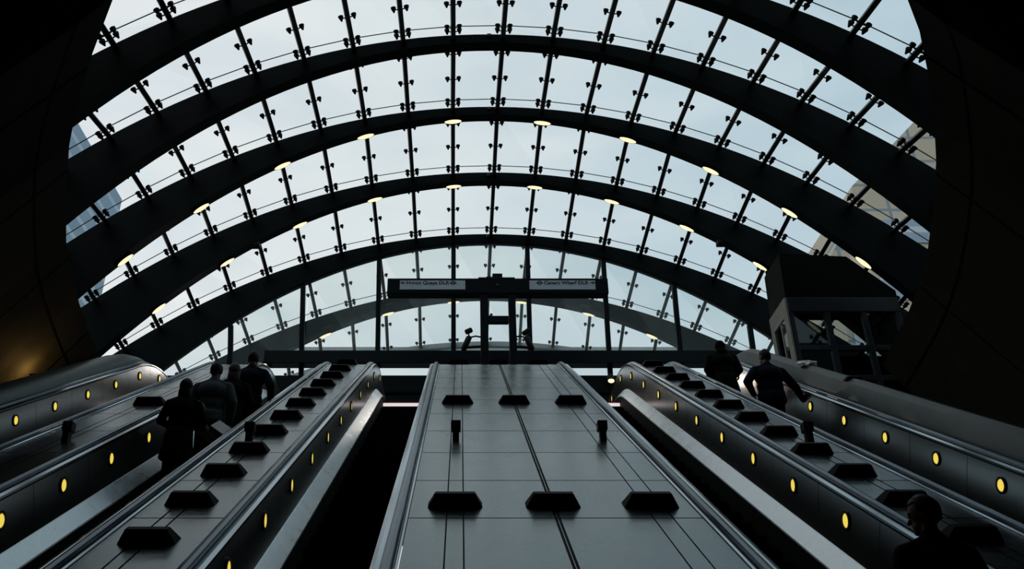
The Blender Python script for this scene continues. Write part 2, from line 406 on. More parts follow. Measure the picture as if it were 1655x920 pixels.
for k, ps in LAMPS.items():
    for i, p in enumerate(ps):
        lamp_thing(k, pxx(*p, RIB[k][0]+RW).x, 'glowing oval lamp under %s, %s' % (WH[k], NTH[i] if i < len(ps)-1 else 'rightmost'), 'oval lamps under the ribs')

# ------------------------------------------------------------------ glass screen on the landing
YS = 23.15
scr = bpy.data.objects.new('window_9', None); COL.objects.link(scr); scr.location = (1.4, YS, LZ); scr['kind'] = 'structure'
POL = [((372, 600), (373, 530)), ((487, 600), (490, 462)), ((610, 600), (613, 420)), ((733, 600), (733, 398)), ((858, 600), (852, 398)), ((986, 600), (975, 422)), ((1102, 600), (1089, 460)), ((1222, 600), (1212, 530))]
for a, b in POL:
    p, q = pxx(*a, YS), pxx(*b, YS); d = q-p; p0 = p-d*((p.z-LZ)/d.z); q = q+d*.06
    bm = B(); loft(bm, [[v+Vector(o) for o in ((-.065, -.06, 0), (.065, -.06, 0), (.065, .06, 0), (-.065, .06, 0))] for v in (p0, q)]); obj('mullion', bm, 'gantry', scr)
xl, xr = -5.31, 8.17
bm = B(); box(bm, (xl, YS-.28, 10.07), (xr, YS+.1, 10.44), .015); obj('transom', bm, 'teal', scr)
edge = [-8.2, -6.35]+[pxx(*a, YS).x for a, b in POL[1:]]+[9.6]
for i in range(len(edge)-1):
    xa, xb = edge[i]+.02, edge[i+1]-.02; n = 6; bm = B()
    top = [(xa+(xb-xa)*j/n, min(zb(5, xa+(xb-xa)*j/n), 14)) for j in range(n+1)]
    if min(t[1] for t in top) < 10.2: top = [(x, max(z, 10.0)) for x, z in top]
    v = [bm.verts.new((x, YS+.02, z)) for x, z in [(xa, 9.8), (xb, 9.8)]+top[::-1]]
    bm.faces.new(v); bmesh.ops.solidify(bm, geom=list(bm.faces), thickness=.012); obj('pane', bm, 'fglass', scr)
bm = B(); box(bm, (-8.2, YS-.1, LZ), (9.6, YS+.05, 9.78))
struct('wall_screen_base', bm, 'teal')
for i, x in enumerate([-7.4, -5.9, -4.3, -2.2, -.15, 1.9, 4.0, 6.0, 8.0]):
    bm = B(); box(bm, (x-.05, YS-.15, LZ), (x+.05, YS-.09, 9.78), .01); struct('trim_%d' % (i+1), bm, 'gantry')
bm = B(); box(bm, (-8.2, YS-.16, 9.25), (9.6, YS-.085, 9.33), .01); struct('trim_10', bm, 'gantry')
# terrace parapet beyond the vault
a = pxx(745, 561, 31).z; b = pxx(745, 579, 31).z
bm = B(); box(bm, (-8, 31, b), (9.5, 31.3, a)); struct('trim_far_parapet', bm, 'greybeam')

# ------------------------------------------------------------------ escalators
EX = [(-6.47, -5.25), (-4.10, -2.88), (-1.75, -.62), (2.17, 3.43), (4.48, 5.57)]
ELAB = ['far left escalator, lowest of view, mostly hidden behind a steel deck', 'escalator at left carrying a close group of people', 'empty escalator just left of the wide central deck',
        'escalator just right of the wide central deck', 'far right escalator with two dark figures near its top']
def roundel_mesh():
    bm = B()
    for i in range(1):
        bmesh.ops.create_cone(bm, cap_ends=True, segments=28, radius1=.066, radius2=.060, depth=.012, matrix=Matrix.Rotation(pi/2, 4, 'Y'))
    return bm
bm = roundel_mesh(); ROUND = bpy.data.meshes.new('roundel_lamp'); bm.to_mesh(ROUND); bm.free(); ROUND.materials.append(M['roundel'])
bm = B(); rings = []
for rr, xx in ((.066, -.004), (.086, -.004), (.088, .012), (.068, .014), (.066, -.004)):
    rings.append([(xx, rr*cos(2*pi*i/28), rr*sin(2*pi*i/28)) for i in range(28)])
loft(bm, rings, True, False); RIM = bpy.data.meshes.new('lamp_rim'); bmesh.ops.recalc_face_normals(bm, faces=bm.faces); bm.to_mesh(RIM); bm.free(); RIM.materials.append(M['bar'])
def step_mesh(w):
    bm = B(); prof = [(0, 0), (.40, 0), (.40, -.10), (.06, -.231), (.012, -.231), (.02, -.12), (.006, -.03)]
    prism(bm, prof, 0, -w/2, w/2)
    n = 16
    for i in range(n):
        x = -w/2+.03+(w-.06)*i/(n-1); box(bm, (x-.006, .005, 0), (x+.006, .395, .008))
    me = bpy.data.meshes.new('step'); bmesh.ops.recalc_face_normals(bm, faces=bm.faces); bm.to_mesh(me); bm.free(); me.materials.append(M['step']); return me
ESTEP = .86
TREADS = {}
for ei, (xa, xb) in enumerate(EX):
    xc = (xa+xb)/2; y0, z0 = path(0, ESTEP)[:2]
    root = thing('escalator', (xc, y0, z0), ELAB[ei], 'escalator', 'bank of escalators')
    for sg, xi in ((1, xa), (-1, xb)):              # sg: direction from balustrade to the steps
        X = lambda p: xi+sg*p
        bm = B(); sec = [(X(-.145), .0), (X(-.150), -.028), (X(-.140), -.050), (X(-.112), -.060), (X(-.083), -.050), (X(-.073), -.028), (X(-.078), .0)]
        sweep(bm, sec, 0, SEND)
        # the rail turns down over the newel
        y, z, ny, nz = path(SEND); r_ = .30; rings = []
        for i in range(13):
            t = radians(150)*i/12; oy, oz = sin(t), cos(t)
            rings.append([(x, y+oy*(r_-e), z-r_+oz*(r_-e)) for x, e in sec])
        loft(bm, rings); obj('handrail', bm, 'rubber', root, smooth=True)
        bm = B(); sweep(bm, [(X(-.185), 0), (X(-.185), -.010), (X(-.168), -.016), (X(-.158), 0)], 0, SEND); sweep(bm, [(X(-.062), 0.02), (X(-.062), -.012), (X(-.03), -.020), (X(.004), -.008), (X(.004), .014)], 0, SEND)
        sweep(bm, [(X(-.16), .012), (X(-.06), .012), (X(-.06), .03), (X(-.16), .03)], 0, SEND)
        y, z = path(SEND)[:2]; rings = []
        for i in range(13):
            t = radians(170)*i/12; oy, oz = sin(t), cos(t)
            rings.append([(x, y+oy*(r_-e), z-r_+oz*(r_-e)) for x, e in [(X(-.062), 0.02), (X(-.062), -.012), (X(-.03), -.020), (X(.004), -.008), (X(.004), .014)]])
        loft(bm, rings); obj('handrail_trim', bm, 'trim', root)
        for k in range(len(SE)-1):
            s0, s1 = SE[k]+.005, SE[k+1]-.005
            bm = B(); sweep(bm, [(X(0), .032), (X(0), .50), (X(-.02), .50), (X(-.02), .032)], s0, s1)
            pn = obj('balustrade_panel', bm, 'panel', root)
            sm = (SE[k]+PITCH/2) if k else SE[1]-PITCH/2
            if 0 < sm < SEND:
                y, z, ny, nz = path(sm, .205); l = bpy.data.objects.new('roundel_lamp', ROUND); COL.objects.link(l); l.parent = pn
                l.location = Vector((X(.004), y, z))-wloc(root)
                r = bpy.data.objects.new('lamp_rim', RIM); COL.objects.link(r); r.parent = pn; r.location = Vector((X(.002), y, z))-wloc(root)
                if sg < 0: l.rotation_euler = r.rotation_euler = (0, 0, pi)
        y, z = path(SEND)[:2]
        poly = [(y+.004, z-.032)]+[(y+sin(t)*.285, z-.30+cos(t)*.285) for t in [pi*i/14 for i in range(15)]]+[(y+.004, z-.60)]
        bm = B(); prism(bm, poly, 0, X(0), X(-.02)); obj('newel', bm, 'panel', root)
        bm = B(); sweep(bm, [(X(-.005), .50), (X(.005), .505), (X(.135), .645), (X(.14), .66), (X(-.005), .66)], 0, SEND); obj('inner_ledge', bm, 'ledge', root)
        bm = B(); sweep(bm, [(X(.13), .662), (X(.13), 1.15), (X(.10), 1.15), (X(.10), .662)], 0, SEND); obj('skirt', bm, 'dark', root)
    w = xb-xa-.275; me = step_mesh(w); s = .25; TREADS[ei] = []
    while s < SL+SA:
        y, z = path(s, ESTEP)[:2]; o = bpy.data.objects.new('step', me); COL.objects.link(o); o.parent = root; o.location = Vector((xc, y, z))-wloc(root)
        TREADS[ei].append((y, z)); s += .4/cos(radians(30))
    y, z = path(SL+SA+.1, ESTEP)[:2]
    bm = B(); box(bm, (xc-w/2, y+.30, LZ-.1), (xc+w/2, y+1.1, LZ+.02)); cp = obj('comb_plate', bm, 'pale', root)
    yt, zt_ = path(SL+RA*radians(9.2), ESTEP)[:2]; bm = B(); box(bm, (xc-w/2, yt, zt_+.005), (xc+w/2, yt+.04, zt_+.075), .008); obj('glow_line', bm, 'comb', cp)  # white threshold line, its brightness put in as glow
    bm = B(); box(bm, (xc-w/2, yt+.05, zt_+.012), (xc+w/2, yt+.09, zt_+.115), .006); obj('red_strip', bm, 'redstrip', cp)
    bm = B(); sweep(bm, [(xa+.14, 1.12), (xb-.14, 1.12), (xb-.14, 1.3), (xa+.14, 1.3)], 0, SL+SA); obj('truss_pan', bm, 'seam', root)

# ------------------------------------------------------------------ decks between the escalators
def deck(label, x0, x1, cols, rows=None):
    y, z = path(0, .35)[:2]
    t = thing('escalator_deck', ((x0+x1)/2, y, z), label, 'deck', 'steel decks between escalators')
    bm = B(); sweep(bm, [(x0+.015, .016), (x1-.015, .016), (x1-.015, .62), (x0+.015, .62)], 0, SEND); obj('deck_base', bm, 'seam', t)
    for k in range(len(SE)-1):
        for a, b in cols:
            bm = B(); sweep(bm, [(a+.006, .016), (a+.006, 0), (b-.006, 0), (b-.006, .016)], SE[k]+.011, SE[k+1]-.011); obj('deck_panel', bm, 'deck', t)
    return t
G = .185
x0, x1 = EX[2][1]+G, EX[3][0]-G
deck('wide central steel deck with three columns of black wedges', x0, x1, [(x0, -.118), (-.118, .02), (.02, .772), (.782, .800), (.81, 1.578), (1.578, 1.737), (1.737, x1)])
for lab, i in (('steel deck left of the group of people, with one wedge', 0), ('narrow steel deck between the group of people and the empty escalator, one row of wedges', 1), ('narrow steel deck right of the central escalators, row of wedges below two dark figures', 3)):
    x0, x1 = EX[i][1]+G, EX[i+1][0]-G; xm = (x0+x1)/2+(-.08 if i == 1 else .0)
    deck(lab, x0, x1, [(x0, xm-.06), (xm-.055, xm+.055), (xm+.06, x1)])
# outer hoods along both sides
def hood(name, label, xa, xb, sg, top):
    y, z = path(0, .6)[:2]
    t = thing(name, ((xa+xb)/2, y, z), label, 'hood')
    bm = B(); sec = [(xa, .03), (xa+(xb-xa)*.05, -top*.35), (xa+(xb-xa)*.22, -top*.82), (xa+(xb-xa)*.5, -top), (xb-(xb-xa)*.1, -top*.9), (xb, -top*.5), (xb, .9), (xa, .9)]
    sweep(bm, sec, 0, SEND-.1)
    y, z = path(SEND)[:2]; rings = []; R0 = .55
    for i in range(11):
        a = radians(95)*i/10; rings.append([(x, y-.1+sin(a)*(R0-e), z-R0+cos(a)*(R0-e)) for x, e in sec])
    loft(bm, rings); obj('hood_shell', bm, 'hood', t, smooth=True)
    return t
hood('side_hood', 'grey rounded steel hood along the far left escalator', EX[0][0]-.22, EX[0][0]-.80, -1, .215)
hood('side_hood', 'grey sloping steel hood along the far right escalator, below the lift', EX[4][1]+.22, EX[4][1]+.62, 1, .32)

# ------------------------------------------------------------------ black wedges on the decks
def wedge_mesh():
    bm = B(); h = .122; b = [(-.235, -.085), (.235, -.085), (.235, .085), (-.235, .085)]; t = [(-.168, -.083), (.168, -.083), (.168, -.005), (-.168, -.005)]
    loft(bm, [[(x, y, 0) for x, y in b], [(x, y, h) for x, y in t]])
    bmesh.ops.bevel(bm, geom=list(bm.edges), offset=.003, segments=1, affect='EDGES')
    me = bpy.data.meshes.new('deck_wedge'); bmesh.ops.recalc_face_normals(bm, faces=bm.faces); bm.to_mesh(me); bm.free(); me.materials.append(M['wedge']); return me
WM = wedge_mesh()
def wedge(x, D, label, group, e=0.0, sc=1.0):
    y, z, ny, nz = path(D-D0, e); o = bpy.data.objects.new('deck_wedge', WM); COL.objects.link(o); o.location = (x, y, z); o.rotation_euler = (atan2(-ny, nz), 0, 0); o.scale = (sc, sc, sc)
    tag(o, label, 'wedge', group)
for i, D in enumerate((7.95, 13.75, 19.55)):
    for x, n in ((-.05, 'left'), (.79, 'middle'), (1.63, 'right')):
        wedge(x, D, 'black wedge block on the wide central deck, %s one of the %s row' % (n, ('nearest', 'second', 'topmost')[i]), 'wedges on the central deck')
for i in range(-1, 12):
    wedge(-2.34, 6.92+1.1*i, 'black wedge block on the narrow deck left of the empty escalator, %s up the slope' % ORD[i+1], 'wedges on the left narrow deck', sc=.93)
for i in range(-1, 11):
    wedge(3.86, 8.05+1.06*i, 'black wedge block on the narrow deck right of the central escalators, %s up the slope' % ORD[i+1], 'wedges on the right narrow deck', sc=.93)
wedge(-4.57, 13.6, 'single black wedge block on the deck left of the group of people', None, sc=1.0)
y_ = EX[4][1]+.45
wedge(y_, 14.2, 'small black wedge block on top of the far right hood', None, e=-.27, sc=.6)

# emergency stop posts
def stop_post(x, D, label):
    y, z, ny, nz = path(D-D0)
    t = thing('emergency_stop_post', (x, y, z), label, 'emergency stop', 'emergency stop posts on the decks')
    bm = B(); prism(bm, [(-.045, -.02), (.045, .015), (.045, .14), (-.045, .14)], 0, -.038, .038); obj('post', bm, 'stop', t, rel=True)
    bm = B(); box(bm, (-.058, -.06, .12), (.058, .07, .235), .012); obj('head', bm, 'stop', t, rel=True)
    bm = B(); cone(bm, (0, -.06, .178), (0, -.082, .178), .03, .026, 16); obj('button', bm, 'red', t, rel=True)
stop_post(-.06, 10.85, 'dark stop post on the wide central deck, left of its middle')
stop_post(1.67, 10.85, 'dark stop post on the wide central deck, right of its middle')
stop_post(-4.62, 10.8, 'dark stop post on the deck left of the group of people')
stop_post(-2.47, 10.75, 'dark stop post beside a wedge on the narrow deck left of the empty escalator')
stop_post(4.06, 10.75, 'dark stop post beside a wedge on the narrow deck right of the central escalators')

# ------------------------------------------------------------------ sign gantry at the head of the central deck
YG = 20.9
def pg(x, y): return pxx(x, y, YG)
c0 = pg(804, 588); gan = thing('sign_gantry', (c0.x, YG+.15, LZ), 'dark T shaped sign gantry with two posts and two direction signs', 'sign gantry')
def gbox(name, x0, y0, x1, y1, m, dy0, dy1, parent, bev=.008):
    a, b = pg(x0, y1), pg(x1, y0); bm = B(); box(bm, (a.x, YG+dy0, a.z), (b.x, YG+dy1, b.z), bev); return obj(name, bm, m, parent)
def gpost(name, x0, x1):
    a, b = pg(x0, 473), pg(x1, 473); bm = B(); box(bm, (a.x, YG+.03, LZ), (b.x, YG+.25, a.z), .01); return obj(name, bm, 'gantry', gan)
beam = gbox('beam', 625.5, 450, 982, 473.5, 'gantry', 0, .32, gan)
gpost('post', 776, 788.5); gpost('post', 821.5, 833)
gbox('crosspiece', 788, 509, 822, 519.5, 'gantry', .05, .2, gan)
gbox('beam_cap', 773, 448.5, 832, 451.5, 'gantry', -.01, .2, gan, .004)
bx_ = gbox('camera_box', 796, 440.5, 812, 450, 'gantry', .05, .3, gan)
a = pg(796, 446); bm = B(); tube(bm, [a+Vector((0, .1, 0)), a+Vector((-.07, .1, .05)), a+Vector((-.15, .1, .02)), a+Vector((-.19, .1, -.05))], .012, 6); obj('cable', bm, 'bar', gan)
a = pg(804, 461); bm = B(); cone(bm, a, a+Vector((0, -.03, 0)), .035, .03, 16); obj('lens', bm, 'ink', gan)
def text_mesh(txt, size):
    cu = bpy.data.curves.new('lettering', 'FONT'); cu.body = txt; cu.size = size; cu.align_x = 'LEFT'; cu.align_y = 'CENTER'; cu.extrude = .003; cu.offset = .004
    o = bpy.data.objects.new('lettering', cu); COL.objects.link(o); bpy.context.view_layer.update()
    me = bpy.data.meshes.new_from_object(o.evaluated_get(bpy.context.evaluated_depsgraph_get())); bpy.data.objects.remove(o); return me
def lettering(txt, size, x, z, parent, width):
    me = text_mesh(txt, size); xs = [v.co.x for v in me.vertices]; sc = width/(max(xs)-min(xs))
    me.transform(Matrix.Translation(Vector((x, YG-.022, z))-wloc(parent)) @ Matrix.Rotation(pi/2, 4, 'X') @ Matrix.Diagonal((sc, 1, 1, 1)))
    me.materials.clear(); me.materials.append(M['ink']); o = bpy.data.objects.new('lettering', me); COL.objects.link(o); o.parent = parent; return o
def arrow(x, z, d, parent):
    bm = B(); prism(bm, [(x+d*.06, z), (x, z+.05), (x, z+.014), (x-d*.07, z+.014), (x-d*.07, z-.014), (x, z-.014), (x, z-.05)], 1, YG-.024, YG-.016); return obj('arrow', bm, 'ink', parent)
def roundel(x, z, parent):
    bm = B(); rings = []
    for rr, yy in ((.040, -.018), (.062, -.018), (.062, -.024), (.040, -.024), (.040, -.018)): rings.append([(x+rr*cos(2*pi*i/24), YG+yy, z+rr*sin(2*pi*i/24)) for i in range(24)])
    loft(bm, rings, True, False); box(bm, (x-.085, YG-.027, z-.014), (x+.085, YG-.018, z+.014)); return obj('roundel', bm, 'ink', parent)
sl = gbox('sign_panel', 646, 454, 752, 468.5, 'sign', -.02, .01, gan, .003); sl['label'] = 'left direction sign reading Heron Quays DLR'
sr = gbox('sign_panel', 856, 454, 961.5, 468.5, 'sign', -.02, .01, gan, .003); sr['label'] = 'right direction sign reading Canary Wharf DLR'
zc = pg(800, 458).z; k_ = (pg(801, 458).x-pg(800, 458).x)
arrow(pg(651, 458).x, zc, -1, sl); lettering('Heron Quays DLR', .13, pg(657, 458).x, zc, sl, 69*k_); roundel(pg(732.5, 458).x, zc, sl)
roundel(pg(872, 458).x, zc, sr); lettering('Canary Wharf DLR', .13, pg(879, 458).x, zc, sr, 72*k_); arrow(pg(958, 458).x, zc, 1, sr)
# two surveillance cameras on brackets at the posts
def cctv(label, flip):
    def q(x, y):
        x = x if not flip else 1609-x
        p = pxx(x, y, YG+.12); return p
    b = q(776.5, 555); t = thing('security_camera', b, label, 'camera', 'security cameras on the gantry posts')
    bm = B(); tube(bm, [q(777, 560.5), q(765, 561), q(754, 562)], .035, 8); obj('arm', bm, 'bar', t)
    bm = B(); tube(bm, [q(777, 545), q(769, 543.5), q(762, 545), q(758, 552)], .022, 8); obj('stay', bm, 'bar', t)
    bm = B(); tube(bm, [q(748, 566.5), q(749.5, 564), q(758, 546), q(759, 544)], [.05, .075, .075, .05], 12); obj('housing', bm, 'bar', t, smooth=True)
    bm = B(); tube(bm, [q(758, 546), q(757.5, 539)], .018, 8); obj('neck', bm, 'bar', t)
    p0, p1 = (q(752, 537.5), q(763, 533)) if not flip else (q(753, 533), q(764, 540.5))
    bm = B(); tube(bm, [p0, p0.lerp(p1, .15), p1.lerp(p0, .15), p1], [.05, .068, .068, .05], 10); obj('floodlight', bm, 'bar', t)
    ld = bpy.data.lights.new('panel_fill', 'SPOT'); ld.energy = 55; ld.color = (1, .82, .70); ld.spot_size = radians(75); ld.spot_blend = .5; ld.shadow_soft_size = .12  # spot added at this head to warm the upper balustrade panels
    lo = bpy.data.objects.new('panel_fill', ld); COL.objects.link(lo); lo.parent = t; lo.location = p0.lerp(p1, .5)+Vector((0, -.09, .0))-Vector(b)
    lo.rotation_euler = Vector((3.0 if flip else -3.0, -2.2, -2.0)).to_track_quat('-Z', 'Y').to_euler()
cctv('black security camera with small floodlight bracketed left of the gantry posts', False)
cctv('black security camera with tilted floodlight bracketed right of the gantry posts', True)
def beam_light(t, w):
    ld = bpy.data.lights.new('lamp_light', 'SPOT'); ld.energy = w; ld.color = (1, .86, .78); ld.spot_size = radians(150); ld.spot_blend = .6; ld.shadow_soft_size = .1
    lo = bpy.data.objects.new('lamp_light', ld); COL.objects.link(lo); lo.parent = t; lo.location = (0, -.14, -.12); lo.rotation_euler = (radians(-62), 0, 0)
# spot lamp at the foot of a screen pole, right of the central deck
p = pxx(987, 612, YS-.45); t = thing('spot_lamp', p, 'small round lit spot lamp on the pole right of the central deck', 'spot lamp')
bm = B(); cone(bm, p+Vector((0, .05, .12)), p+Vector((0, -.03, -.06)), .06, .11, 20); obj('housing', bm, 'bar', t)
bm = B(); ell(bm, p+Vector((0, -.045, -.085)), (.085, .05, .06)); obj('lens', bm, 'lamp', t, smooth=True)
bm = B(); tube(bm, [p+Vector((0, .05, .1)), p+Vector((0, .2, .2)), p+Vector((0, .4, .2))], .025, 8); obj('bracket', bm, 'bar', t); beam_light(t, 22)
p = pxx(428, 590, YS-.4); t = thing('spot_lamp', p, 'tiny lit lamp at the left end of the dark screen beam', 'spot lamp')
bm = B(); cone(bm, p+Vector((0, .1, .05)), p+Vector((0, 0, 0)), .06, .09, 16); obj('housing', bm, 'bar', t)
bm = B(); ell(bm, p+Vector((0, -.01, -.01)), (.06, .03, .04)); obj('lens', bm, 'lamp', t, smooth=True)
bm = B(); tube(bm, [p+Vector((0, .1, .05)), p+Vector((.1, .35, .1))], .02, 8); obj('bracket', bm, 'bar', t); beam_light(t, 30)

# ------------------------------------------------------------------ lift enclosure at right
x0, x1, y0, y1 = 7.40, 9.95, 18.75, 19.9; zt0, zt1 = 9.87, 11.04
lift = thing('lift_enclosure', ((x0+x1)/2, (y0+y1)/2, LZ), 'dark glazed lift enclosure on the landing at right, above the right hood', 'lift')
bm = B(); prism(bm, [(x0, zt0), (x1, zt0), (x1, 10.05), (9.0, 10.95), (x0+.04, zt1)], 1, y0-.02, y1); obj('roof_housing', bm, 'liftdark', lift)
bm = B(); box(bm, (x0+.02, y0-.03, zt0-.36), (x1, y0+.1, zt0), .01); obj('header', bm, 'liftframe', lift)
cols = [x0+.06, x0+.88, x0+1.72, x1-.06]
for x in cols:
    bm = B(); box(bm, (x-.06, y0-.02, LZ), (x+.06, y0+.1, zt0-.36), .01); obj('frame_post', bm, 'liftframe', lift)
for z in (8.62, 7.9):
    bm = B(); box(bm, (x0, y0-.015, z-.06), (x1, y0+.09, z+.06), .01); obj('frame_rail', bm, 'liftframe', lift)
for i in range(3):
    for za, zb_ in ((8.68, zt0-.36), (7.96, 8.56), (LZ, 7.84)):
        bm = B(); box(bm, (cols[i]+.06, y0+.03, za), (cols[i+1]-.06, y0+.042, zb_)); obj('pane', bm, 'lglass', lift)
bm = B(); prism(bm, [(y0-.02, LZ), (y0+.22, LZ), (y0+.22, 9.45), (y1-.2, 9.45), (y1-.2, LZ), (y1, LZ), (y1, zt0), (y0-.02, zt0)], 0, x0-.03, x0+.03); obj('side_panel', bm, 'liftside', lift)
bm = B(); box(bm, (x0-.008, y0+.22, LZ), (x0+.004, y1-.2, 9.45)); obj('side_window', bm, 'lglass', lift)
bm = B(); box(bm, (x0-.02, y0+.48, LZ), (x0+.02, y0+.54, 9.45)); obj('side_window_bar', bm, 'liftside', lift)
bm = B(); box(bm, (x1-.05, y0, LZ), (x1+.02, y1, zt0)); obj('far_side', bm, 'liftdark', lift)
bm = B(); box(bm, (x0+1.3, y1-.08, LZ), (x1, y1, 8.9)); obj('back_panel', bm, 'liftdark', lift)
# crumpled paper on the hood below the lift
p = pxx(1287, 588, 16.2)
y, z = path(16.0-D0, -.3)[:2]
ph = Vector((EX[4][1]+.42, y, z))
bm = B(); bmesh.ops.create_icosphere(bm, subdivisions=3, radius=1)
for v in bm.verts:
    n_ = v.co.normalized(); v.co = n_*(.8+.25*sin(7*n_.x+3)*cos(6*n_.y)+.12*sin(13*n_.z+9*n_.x)); v.co.x *= .20; v.co.y *= .14; v.co.z = max(v.co.z, -.5)*.075
o = obj('crumpled_paper', bm, 'white', rel=True); o.location = ph+Vector((0, .0, .03)); o.rotation_euler = (radians(30), 0, 0); tag(o, 'crumpled white paper lying on the right hood beside the man at the rail', 'paper')

# ------------------------------------------------------------------ buildings outside, beyond the glass
def building(name, label, x0, x1, y0, y1, z1, m, n=5):
    t = thing(name, ((x0+x1)/2, y0, 0), label, 'building')
    bm = B(); box(bm, (x0, y0, -2), (x1, y1, z1)); obj('wall', bm, m, t)
    for i in range(n):
        z = z1-2.0-i*3.4; bm = B(); box(bm, (x0-.12, y0-.12, z), (x1+.12, y0+.05, z+1.5)); obj('window_band', bm, 'bluefac', t)
    bm = B(); box(bm, (x0-.3, y0-.3, z1), (x1+.3, y1+.3, z1+.5)); obj('parapet', bm, 'beige' if m == 'beige' else 'bluefac', t)
def tower(label, pts, Y, dep, m, n):
    q = [pxx(px, py, Y) for px, py in pts]; q = [(p.x, p.z) for p in q]
    zm = min(p[1] for p in q); q = [(x, -2) if z < zm+.5 else (x, z) for x, z in q]
    t = thing('office_tower', (sum(p[0] for p in q)/len(q), Y, 0), label, 'building')
    bm = B(); prism(bm, q, 1, Y, Y+dep); obj('wall', bm, m, t)
    lo = min(p[0] for p in q); hi = max(p[0] for p in q); top = max(p[1] for p in q)
    for i in range(n):
        f0, f1 = i/n, (i+.42)/n; zb_ = 2+(top-4)*f0; za = 2+(top-4)*f1
        # a window band stops short of the sloping roof line
        xs = [x for x in [lo+(hi-lo)*j/60 for j in range(61)] if inside(q, x, za+.8) and inside(q, x, zb_)]
        if len(xs) < 3: continue
        bm = B(); box(bm, (min(xs)+.3, Y-.12, zb_), (max(xs)-.3, Y+.05, za)); obj('window_band', bm, 'bluefac', t)
def inside(q, x, z):
    c = False; n = len(q)
    for i in range(n):
        (xa, za), (xb, zb_) = q[i], q[(i+1) % n]
        if (za > z) != (zb_ > z) and x < (xb-xa)*(z-za)/(zb_-za)+xa: c = not c
    return c
tower('beige tower with a sloping roof seen through the right side of the roof glass', [(1430, 560), (1376, 302), (1440, 236), (1478, 196), (1640, 190), (1640, 560)], 52, 12, 'beige', 9)
tower('low beige block seen through the small triangle of glass above the lift', [(1352, 470), (1342, 414), (1353, 395), (1372, 405), (1384, 470)], 47, 3, 'beige', 4)
tower('blue grey tower glimpsed at the upper left edge of the glass', [(46, 420), (16, 190), (121, 190), (60, 420)], 60, 12, 'bluefac', 8)

# ------------------------------------------------------------------ people
def cap(bm, a, b, ra, rb, n=12):
    a, b = Vector(a), Vector(b)
    for c, r in ((a, ra), (b, rb)): ell(bm, c, (r, r, r), None, n, 8)
    cone(bm, a, b, ra, rb, n)
def fuse(name, bm, m, parent, vox, sm=4):
    me = bpy.data.meshes.new(name); bmesh.ops.recalc_face_normals(bm, faces=bm.faces); bm.to_mesh(me); bm.free()
    o = bpy.data.objects.new(name, me); COL.objects.link(o)
    r = o.modifiers.new('r', 'REMESH'); r.mode = 'VOXEL'; r.voxel_size = vox; r.use_smooth_shade = True
    s = o.modifiers.new('s', 'SMOOTH'); s.iterations = sm; s.factor = .5
    bpy.context.view_layer.update()
    m2 = bpy.data.meshes.new_from_object(o.evaluated_get(bpy.context.evaluated_depsgraph_get())); bpy.data.objects.remove(o)
    m2.name = name; m2.materials.clear(); m2.materials.append(M[m])
    for p in m2.polygons: p.use_smooth = True
    q = bpy.data.objects.new(name, m2); COL.objects.link(q); q.parent = parent; return q
def hand(bm, w, d, side, curl=.6, palm=None):
    """five fingered hand from wrist w pointing along d; palm normal"""
    w = Vector(w); d = Vector(d).normalized(); pn = Vector(palm or (0, -side*0, -1)); pn = (pn-d*pn.dot(d)).normalized(); sd = d.cross(pn).normalized()*side
    c = w+d*.055
    q = Matrix((sd, d, pn)).transposed().to_quaternion(); ell(bm, c, (.040, .052, .015), q)
    for i, (o, ln) in enumerate(((-.030, .062), (-.010, .074), (.010, .080), (.030, .070))):
        a = w+d*.095+sd*o; b = a+(d*cos(curl*.5)+pn*sin(curl*.5))*ln*.45; e_ = b+(d*cos(curl*1.6)+pn*sin(curl*1.6))*ln*.35; f = e_+(d*cos(curl*2.6)+pn*sin(curl*2.6))*ln*.28
        cap(bm, a-d*.02, b, .0105, .0095, 8); cap(bm, b, e_, .0095, .0085, 8); cap(bm, e_, f, .0085, .0075, 8)
    a = w+d*.03+sd*.03; b = a+(sd*.7+d*.6+pn*.3).normalized()*.04; e_ = b+(sd*.2+d*.9+pn*.5).normalized()*.035
    cap(bm, a, b, .014, .011, 8); cap(bm, b, e_, .011, .009, 8)
